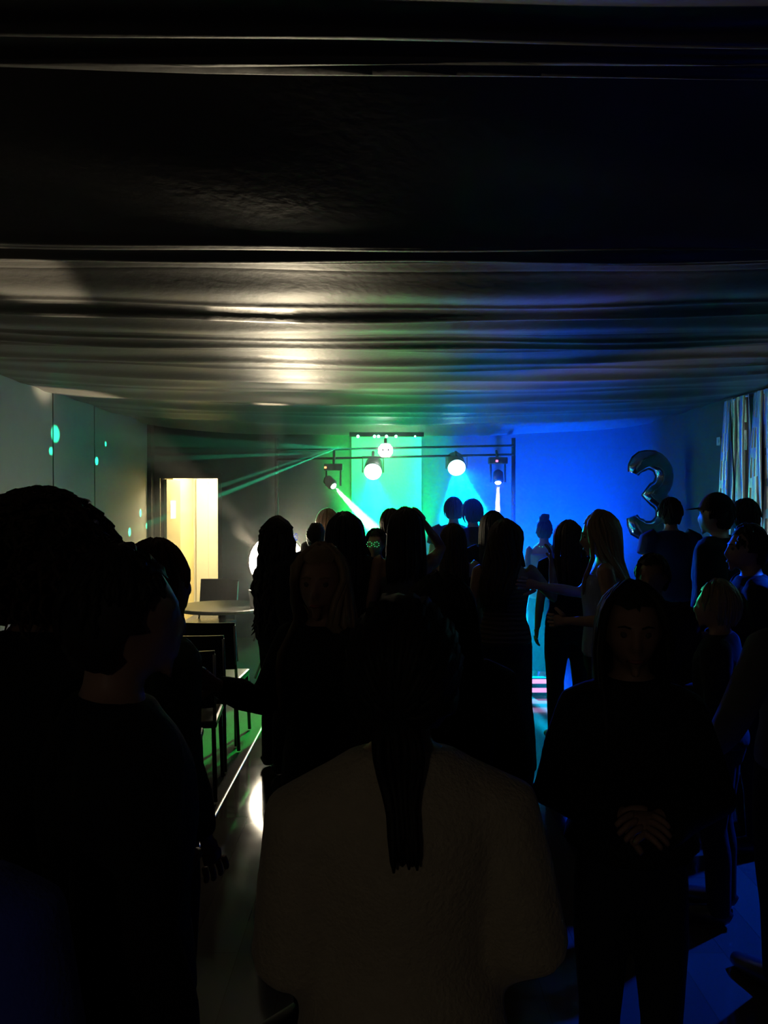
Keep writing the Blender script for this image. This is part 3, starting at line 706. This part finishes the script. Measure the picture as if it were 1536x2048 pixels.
def person(label, px, ytop, d, yaw=0, hair='long', hcol='hair_black', hlen=.4, hvol=.012, top='tee', tcol='cloth_black', bot='trousers', bcol='cloth_black',
           arms=('down', 'down'), loose=.018, hem=.90, sleeve=.5, flare=0.0, head_yaw=0, head_pitch=0, lean=0.0, skin='skin', voxel=.014, seed=1, neck=1.452,
           face=False, skirt_hem=.5, drop=0.0, bangs=False, armpos=None, extra=None, group='party guests', dz=0.0, hside=0.0, xs=1.0):
    top_pt = P(px, ytop, d); H = top_pt.z - dz
    tall = {'bun': 1.79, 'curls': 1.77, 'cap': 1.735}.get(hair, 1.712 + hvol)
    s = H / tall
    X0 = top_pt.x
    R = Matrix.Rotation(math.radians(head_yaw), 4, 'Z') @ Matrix.Rotation(math.radians(head_pitch), 4, 'X')
    piv = Vector((0, 0, 1.50)); T = Matrix.Translation(piv) @ R @ Matrix.Translation(-piv)
    def bend(p):
        if p.z > .95 and lean: 
            k = math.radians(lean) * min(1, (p.z - .95) / .2); a = p - Vector((0, 0, .95)); a = Matrix.Rotation(-k, 3, 'X') @ a; return a + Vector((0, 0, .95))
        return p
    A = []
    for sgn, nm in zip((-1, 1), arms):
        el, wr = ARMS[nm]; A.append((Vector((sgn * .168, -.005, 1.385 - drop)), Vector((sgn * el[0], el[1], el[2])), Vector((sgn * wr[0], wr[1], wr[2]))))
    if armpos:
        for i, v in armpos.items(): A[i] = (A[i][0], Vector(v[0]), Vector(v[1]))
    LEG = [[Vector((sg * .088, -.005, .90)), Vector((sg * .095, .005, .70)), Vector((sg * .10, .015, .49)), Vector((sg * .102, -.012, .34)), Vector((sg * .105, -.02, .085))] for sg in (-1, 1)]
    # ---- body
    bm = bmesh.new()
    tube(bm, [(0, c, z) for z, a, b, c in TORSO], [(a, b) for z, a, b, c in TORSO], 20, side=(1, 0, 0))
    hb = T @ Vector((0, .0, 1.53))
    tube(bm, [(0, -.012, 1.40), (0, -.006, 1.46), hb], [(.07, .062), (.052, .052), (.05, .05)], 14, side=(1, 0, 0))
    head_geo(bm, T)
    fingers = []
    for i, (sh, el, wr) in enumerate(A):
        tube(bm, [sh + Vector((-.02 if i else .02, 0, .005)), sh, sh.lerp(el, .5), el, el.lerp(wr, .35), wr], [.052, .054, .043, .036, .036, .024], 12)
        hd = (wr - el).normalized(); inn = Vector((1 if i == 0 else -1, .15, 0))
        if abs(inn.normalized().dot(hd)) > .8: inn = Vector((0, -.6, -.8))
        tmp = bm
        fingers += hand_geo(bm, wr, hd, inn, .35, s)
    for L in LEG:
        tube(bm, L, [.088, .078, .054, .052, .036], 14)
        sx = L[-1].x
        tube(bm, [(sx, -.055, .045), (sx, -.02, .05), (sx * 1.05, .06, .04), (sx * 1.1, .15, .03), (sx * 1.1, .185, .028)], [(.03, .03), (.036, .042), (.042, .034), (.042, .024), (.025, .018)], 12, side=(1, 0, 0))
    b = remesh(bm, voxel if not face else .010, 3)
    for pts, r in fingers: tube(b, smooth_path([Vector(p) for p in pts], 2), [r[min(int(k / 2), 3)] for k in range(2 * (len(pts) - 1) + 1)], 8)
    def finish(bq):
        for v in bq.verts:
            if xs != 1.0: v.co.x *= 1 - (1 - xs) * min(1, max(0, (1.50 - v.co.z) / .10))
            v.co = bend(v.co) * s
        return bq
    body = obj('person', finish(b), M[skin], smooth=True)
    tag(body, label, 'person', group)
    yw = math.radians(yaw)
    head_top = bend(T @ (HEADC + Vector((0, 0, .1)))) * s
    off = Matrix.Rotation(yw, 3, 'Z') @ Vector((head_top.x, head_top.y, 0))
    body.location = (X0 - off.x, d - off.y, dz); body.rotation_euler = (0, 0, yw)
    # ---- clothes
    if top:
        bm = bmesh.new(); zs = [z for z, *_ in TORSO if hem < z < neck]
        zz = [hem] + zs + [neck]
        if hem < .84: zz = [hem, (hem + .84) / 2] + [z for z in zz if z >= .84]
        pts = []; rr = []
        for z in zz:
            a, b_, c = torso_at(z); fl = loose + (max(0, 1.15 - z) * (.30 if top == 'coat' else (.10 if loose > .03 else 0.0)))
            if loose > .03: a = max(a, .15 + (loose - .03)); b_ = max(b_, .105)
            if z > 1.40: fl = min(fl, .018)
            pts.append((0, c, z)); rr.append((a + fl, b_ + fl))
        tube(bm, pts, rr, 22, side=(1, 0, 0))
        if sleeve > 0:
            for i, (sh, el, wr) in enumerate(A):
                full = [sh + Vector((-.03 if i else .03, 0, .0)), sh, sh.lerp(el, .5), el, el.lerp(wr, .5), el.lerp(wr, .97)]
                rad = [.062 + loose, .060 + loose, .050 + loose * 1.3, .043 + loose * 1.5, .040 + loose * 1.4, (.03 + loose * (.6 if top != 'coat' else 3.2))]
                m = {True: 6, False: 3}[sleeve > .5]
                if sleeve > .5 and sleeve < 1: m = 5
                tube(bm, full[:m], rad[:m], 12)
        g = obj('top' if top != 'coat' else 'coat', finish(remesh(bm, voxel, 4)), M[tcol], body, smooth=True)
    if bot == 'trousers':
        bm = bmesh.new()
        tube(bm, [(0, 0, .80), (0, -.005, .87), (0, -.005, .94), (0, 0, 1.0)], [(.15, .11), (.172, .126), (.178, .128), (.165, .115)], 18, side=(1, 0, 0))
        for L in LEG: tube(bm, L[:4] + [Vector((L[4].x, L[4].y, .05))], [.100, .094, .070 + flare * .4, .068 + flare * .8, .058 + flare * 1.3], 14)
        obj('trousers', finish(remesh(bm, voxel, 3)), M[bcol], body, smooth=True)
    elif bot == 'skirt':
        bm = bmesh.new(); n = 7
        tube(bm, [(0, 0, 1.02 - (1.02 - skirt_hem) * k / n) for k in range(n + 1)], [(.155 + .05 * min(1, k / 2) + flare * k / n, .11 + .045 * min(1, k / 2) + flare * k / n) for k in range(n + 1)], 24, side=(1, 0, 0))
        for v in bm.verts:
            an = math.atan2(v.co.y, v.co.x); f_ = (1.0 - v.co.z) * .06; v.co.x *= 1 + f_ * math.sin(an * 9 + seed); v.co.y *= 1 + f_ * math.sin(an * 9 + seed)
        obj('skirt', finish(remesh(bm, voxel, 2)), M[bcol], body, smooth=True)
    for L in LEG:
        sx = L[-1].x; bm = bmesh.new()
        tube(bm, [(sx, -.075, .04), (sx, -.055, .05), (sx, -.01, .055), (sx * 1.05, .06, .046), (sx * 1.1, .15, .036), (sx * 1.1, .20, .03)], [(.02, .03), (.038, .045), (.044, .052), (.048, .042), (.048, .034), (.028, .026)], 14, side=(1, 0, 0))
        obj('shoe', finish(bm), M['blackplastic'], body, smooth=True)
    if hair != 'cap':
        hb_ = hair_geo(hair, T, hlen, hvol, seed, bangs, hside)
    else:
        hb_ = hair_geo('short', T, .1, .006, seed)
    obj('hair', finish(hb_), M[hcol], body, smooth=True)
    if hair == 'cap':
        bm = bmesh.new(); q = bmesh.ops.create_icosphere(bm, subdivisions=4, radius=1); kill = []
        for v in q['verts']:
            n = v.co.copy()
            if n.z < .12: kill.append(v)
            v.co = T @ (HEADC + Vector((n.x * .096, n.y * .112 - .004, n.z * .130 + .02)))
        bmesh.ops.delete(bm, geom=kill, context='VERTS')
        tube(bm, [T @ (HEADC + Vector((0, y_, .052 - .012 * (y_ - .08) / .1))) for y_ in (.08, .12, .15, .175)], [(.078, .005), (.074, .005), (.06, .005), (.03, .004)], 14, side=R @ Vector((1, 0, 0)))
        obj('cap', finish(bm), M['cloth_black'], body, smooth=True)
    if face:
        for sg in (-1, 1):
            bm = bmesh.new(); ball(bm, T @ (HEADC + Vector((sg * .031, .0755, .006))), .0105, 2); obj('eye', finish(bm), M['eye'], body, smooth=True)
            bm = bmesh.new(); tube(bm, [T @ (HEADC + Vector((sg * x_, y_, z_))) for x_, y_, z_ in ((.014, .094, .026), (.032, .090, .031), (.048, .078, .026))], [.003, .0035, .002], 6); obj('eyebrow', finish(bm), M[hcol], body)
        bm = bmesh.new(); tube(bm, [T @ (HEADC + Vector(p_)) for p_ in ((-.023, .083, -.067), (-.01, .096, -.064), (0, .098, -.066), (.01, .096, -.064), (.023, .083, -.067))], [.002, .006, .006, .006, .002], 8); obj('lips', finish(bm), M['lips'], body, smooth=True)
    if extra:
        kind, m_ = extra
        bm = bmesh.new()
        if kind == 'glasses':
            for sg in (-1, 1):
                for k in range(7):
                    an = k * 2 * PI / 7; ball(bm, T @ (HEADC + Vector((sg * .033 + .024 * math.cos(an), .104, .006 + .022 * math.sin(an)))), .005, 1)
        elif kind == 'temple':
            for k in range(6): ball(bm, T @ (HEADC + Vector((.088 + .012, .02 + .02 * math.sin(k * 2.1), .0 + .016 * (k - 3)))), .006, 1)
        elif kind == 'necklace':
            for k in range(14):
                an = k * 2 * PI / 14; ball(bm, Vector((.085 * math.cos(an), -.008 + .085 * math.sin(an), 1.435 + .012 * math.sin(an))), .0065, 1)
        elif kind == 'headband':
            tube(bm, [T @ (HEADC + Vector((.098 * math.cos(an), .01, .128 * math.sin(an) + .01))) for an in [PI * k / 12 for k in range(13)]], .012, 8)
        nm = {'glasses': 'glow_glasses', 'temple': 'glow_glasses', 'necklace': 'glow_necklace', 'headband': 'headband'}[kind]
        obj(nm, finish(bm), M[m_], body, smooth=True)
    return body

# ---- foreground, left group
person('person in navy sleeve with blue light painted into it, cut off by the lower left corner', -206, 1345, 1.05, 0, 'short', 'hair_black', tcol='sleeve_blue_lit', sleeve=1, loose=.02, arms=('down', 'down'), seed=2)
person('person with big dark curly hair at the left edge', 84, 986, 1.95, -12, 'curls', 'hair_brown', hvol=.065, top='tee', sleeve=1, arms=('down', 'bent'), seed=3, skin='skin_dark')
person('short haired person in black seen from behind, nearest on the left', 250, 1084, 1.45, -62, 'short', 'hair_black', hvol=.012, top='tee', sleeve=1, loose=.028, arms=('down', 'down'), seed=4)
person('auburn haired person in green checked shirt standing before the doorway', 316, 1074, 2.4, -50, 'bob', 'hair_red', hlen=.35, hvol=.018, tcol='cloth_green', sleeve=1, loose=.016, arms=('down', 'down'), seed=5)
# ---- foreground, centre
person('woman in beige sweater with dark ponytail seen from behind, front centre', 808, 1176, 1.42, 4, 'tied', 'hair_black', hlen=.23, hvol=.026, tcol='cloth_beige', sleeve=1, loose=.027, hem=.86, arms=('out', 'out'), bcol='denim', seed=6, voxel=.012, neck=1.45, head_yaw=-14, drop=.05, armpos={0: ((-.195, .0, 1.08), (-.13, .17, .98))})
person('dark long haired person right behind the woman in beige sweater', 880, 1141, 2.3, 15, 'long', 'hair_black', hlen=.5, hvol=.02, sleeve=1, arms=('down', 'down'), seed=7)
person('fair haired woman in black top facing the camera', 642, 1086, 2.65, 130, 'long', 'hair_blonde', hlen=.45, hvol=.012, sleeve=1, loose=.012, arms=('down', 'bent'), face=True, seed=8, head_yaw=42, armpos={1: ((.22, .10, 1.15), (.14, .33, 1.26))})
# ---- foreground, right
person('woman in wide black cape coat facing the camera, hands clasped, front right', 1266, 1161, 2.1, 170, 'long', 'hair_black', hlen=.35, hvol=.014, top='coat', sleeve=1, loose=.018, hem=.98, arms=('fold', 'fold'), bcol='denim', face=True, seed=9, drop=.03, xs=.85,
       armpos={0: ((-.27, .02, 1.12), (-.05, .22, 1.13)), 1: ((.27, .02, 1.12), (.05, .22, 1.13))}, head_pitch=-4)
person('dark haired person behind the woman in the cape coat', 1305, 1106, 4.1, 150, 'short', 'hair_black', hvol=.015, sleeve=1, arms=('down', 'down'), skin='skin_dark', seed=10)
person('fair haired person with rounded hair low at the right', 1432, 1156, 3.5, 60, 'bob', 'hair_blonde', hlen=.5, hvol=.02, sleeve=1, arms=('down', 'bent'), seed=11)
person('tall person in black facing left near the right edge', 1494, 1046, 4.2, 80, 'short', 'hair_black', hvol=.014, sleeve=1, arms=('down', 'bent'), seed=12, face=True)
person('person cut off by the right edge with green lit shoulder', 1588, 1118, 3.0, 20, 'long', 'hair_brown', hlen=.3, hvol=.012, sleeve=1, arms=('wide', 'down'), tcol='cloth_grey', seed=13)
# ---- middle of the dance floor
person('woman with long dark curls standing before the dazzling lamp', 560, 1031, 5.4, -62, 'curly', 'hair_black', hlen=.62, hvol=.026, top='tee', sleeve=1, arms=('down', 'down'), seed=14, extra=('glasses', 'em_glow_blue'))
person('small person with tied up dark hair beside the curly haired dancer', 632, 1044, 7.0, 0, 'tied', 'hair_black', hlen=.1, hvol=.008, sleeve=.5, seed=15)
person('fair haired person with a yellow green headband', 655, 1016, 7.3, 10, 'bob', 'hair_blonde', hlen=.5, hvol=.02, sleeve=.5, seed=16, extra=('headband', 'em_glow_green'))
person('person with wide dark bob in front of the pink beam', 690, 1021, 5.4, -5, 'long', 'hair_black', hlen=.34, hvol=.045, sleeve=1, loose=.025, seed=17)
person('shorter person with green lit glow glasses beside the wide bob', 752, 1056, 6.6, 165, 'short', 'hair_black', hvol=.02, sleeve=1, seed=18, extra=('glasses', 'em_glow_green'))
person('person half hidden behind the dancer with the raised arm', 782, 1016, 6.9, 0, 'bob', 'hair_brown', hlen=.4, hvol=.012, seed=19)
person('dancer with one arm raised and hand on head', 812, 1013, 5.3, 0, 'long', 'hair_black', hlen=.3, hvol=.026, top='tee', tcol='cloth_grey', sleeve=0, neck=1.30, hem=.92, arms=('down', 'head'), seed=20,
       armpos={1: ((.24, .17, 1.46), (.13, .06, 1.62))}, skin='skin_dark')
person('taller fair person at the back under the cyan beam', 907, 993, 8.5, 0, 'bob', 'hair_brown', hlen=.4, hvol=.012, seed=21)
person('dark haired person at the back right of the cyan beam', 944, 996, 8.2, 20, 'bob', 'hair_black', hlen=.5, hvol=.02, seed=22, extra=('temple', 'em_glow_blue'))
person('long haired person with bare shoulders below the cyan light', 906, 1046, 6.2, 0, 'long', 'hair_brown', hlen=.3, hvol=.016, top='tee', sleeve=0, neck=1.30, seed=23)
person('dark haired person just behind the dancer in the ruched top', 986, 1021, 6.6, 0, 'long', 'hair_black', hlen=.3, hvol=.02, seed=24)
person('long haired woman in ruched brown top and flared trousers, arm stretched out', 1012, 1036, 5.3, -8, 'wavy', 'hair_brown', hlen=.42, hvol=.030, hside=-.075, top='tee', tcol='cloth_brown', sleeve=0, neck=1.33, hem=.90, loose=.014, bcol='denim', flare=.045,
       arms=('down', 'side'), armpos={1: ((.34, .10, 1.19), (.32, .14, 1.42))}, head_yaw=-30, seed=25, skin='skin_dark')
person('woman with hair bun and green glow necklace in light blue top and dark skirt', 1088, 1021, 7.9, -10, 'bun', 'hair_brown', hvol=.006, top='tee', tcol='cloth_blue', sleeve=0, neck=1.36, bot='skirt', bcol='cloth_navy', skirt_hem=.16, flare=.0, seed=26, xs=.85, extra=('necklace', 'em_glow_green'))
person('brown long haired person between the bun and the blonde woman', 1137, 1039, 6.0, 0, 'long', 'hair_brown', hlen=.4, hvol=.022, seed=27)
person('blonde woman in profile facing left in a pale blue top', 1192, 1018, 4.7, 75, 'long', 'hair_blonde', hlen=.38, hvol=.018, top='tee', tcol='cloth_blue', sleeve=0, neck=1.36, hem=.88, arms=('bent', 'fwd'), seed=28, face=True, bcol='denim', head_pitch=-10)
person('dark haired man standing in front of the number balloon', 1340, 994, 7.0, 0, 'short', 'hair_black', hvol=.014, tcol='cloth_navy', loose=.03, seed=29)
person('man wearing a dark cap turned to the left', 1432, 984, 5.3, 50, 'cap', 'hair_black', tcol='cloth_black', loose=.035, sleeve=1, seed=30)
person('man with short dark hair in front of the silver curtain', 1491, 996, 5.7, -10, 'short', 'hair_black', hvol=.014, loose=.03, seed=31)

# ------------------------------------------------------------------ haze
def haze(name, lo, hi, dens, label):
    bm = bmesh.new(); box(bm, lo, hi); o = obj(name, bm, None); tag(o, label, 'haze', kind='stuff')
    hm = bpy.data.materials.new(name); hm.use_nodes = True; nt = hm.node_tree; nt.nodes.clear()
    out = nt.nodes.new('ShaderNodeOutputMaterial'); v = nt.nodes.new('ShaderNodeVolumeScatter')
    v.inputs['Density'].default_value = dens; v.inputs['Anisotropy'].default_value = 0.2; v.inputs['Color'].default_value = (1, 1, 1, 1)
    nt.links.new(v.outputs[0], out.inputs['Volume']); o.data.materials.append(hm)
haze('smoke_haze', (XL + .06, 7.0, .01), (XR - .15, 9.0, ZC - .03), HAZE, 'thin smoke hanging over the far half of the dance floor')
haze('stage_haze', (XL + .06, 9.0, .01), (XR - .02, YB - .07, ZC - .03), HAZE * 3, 'denser coloured smoke around the stage lights')
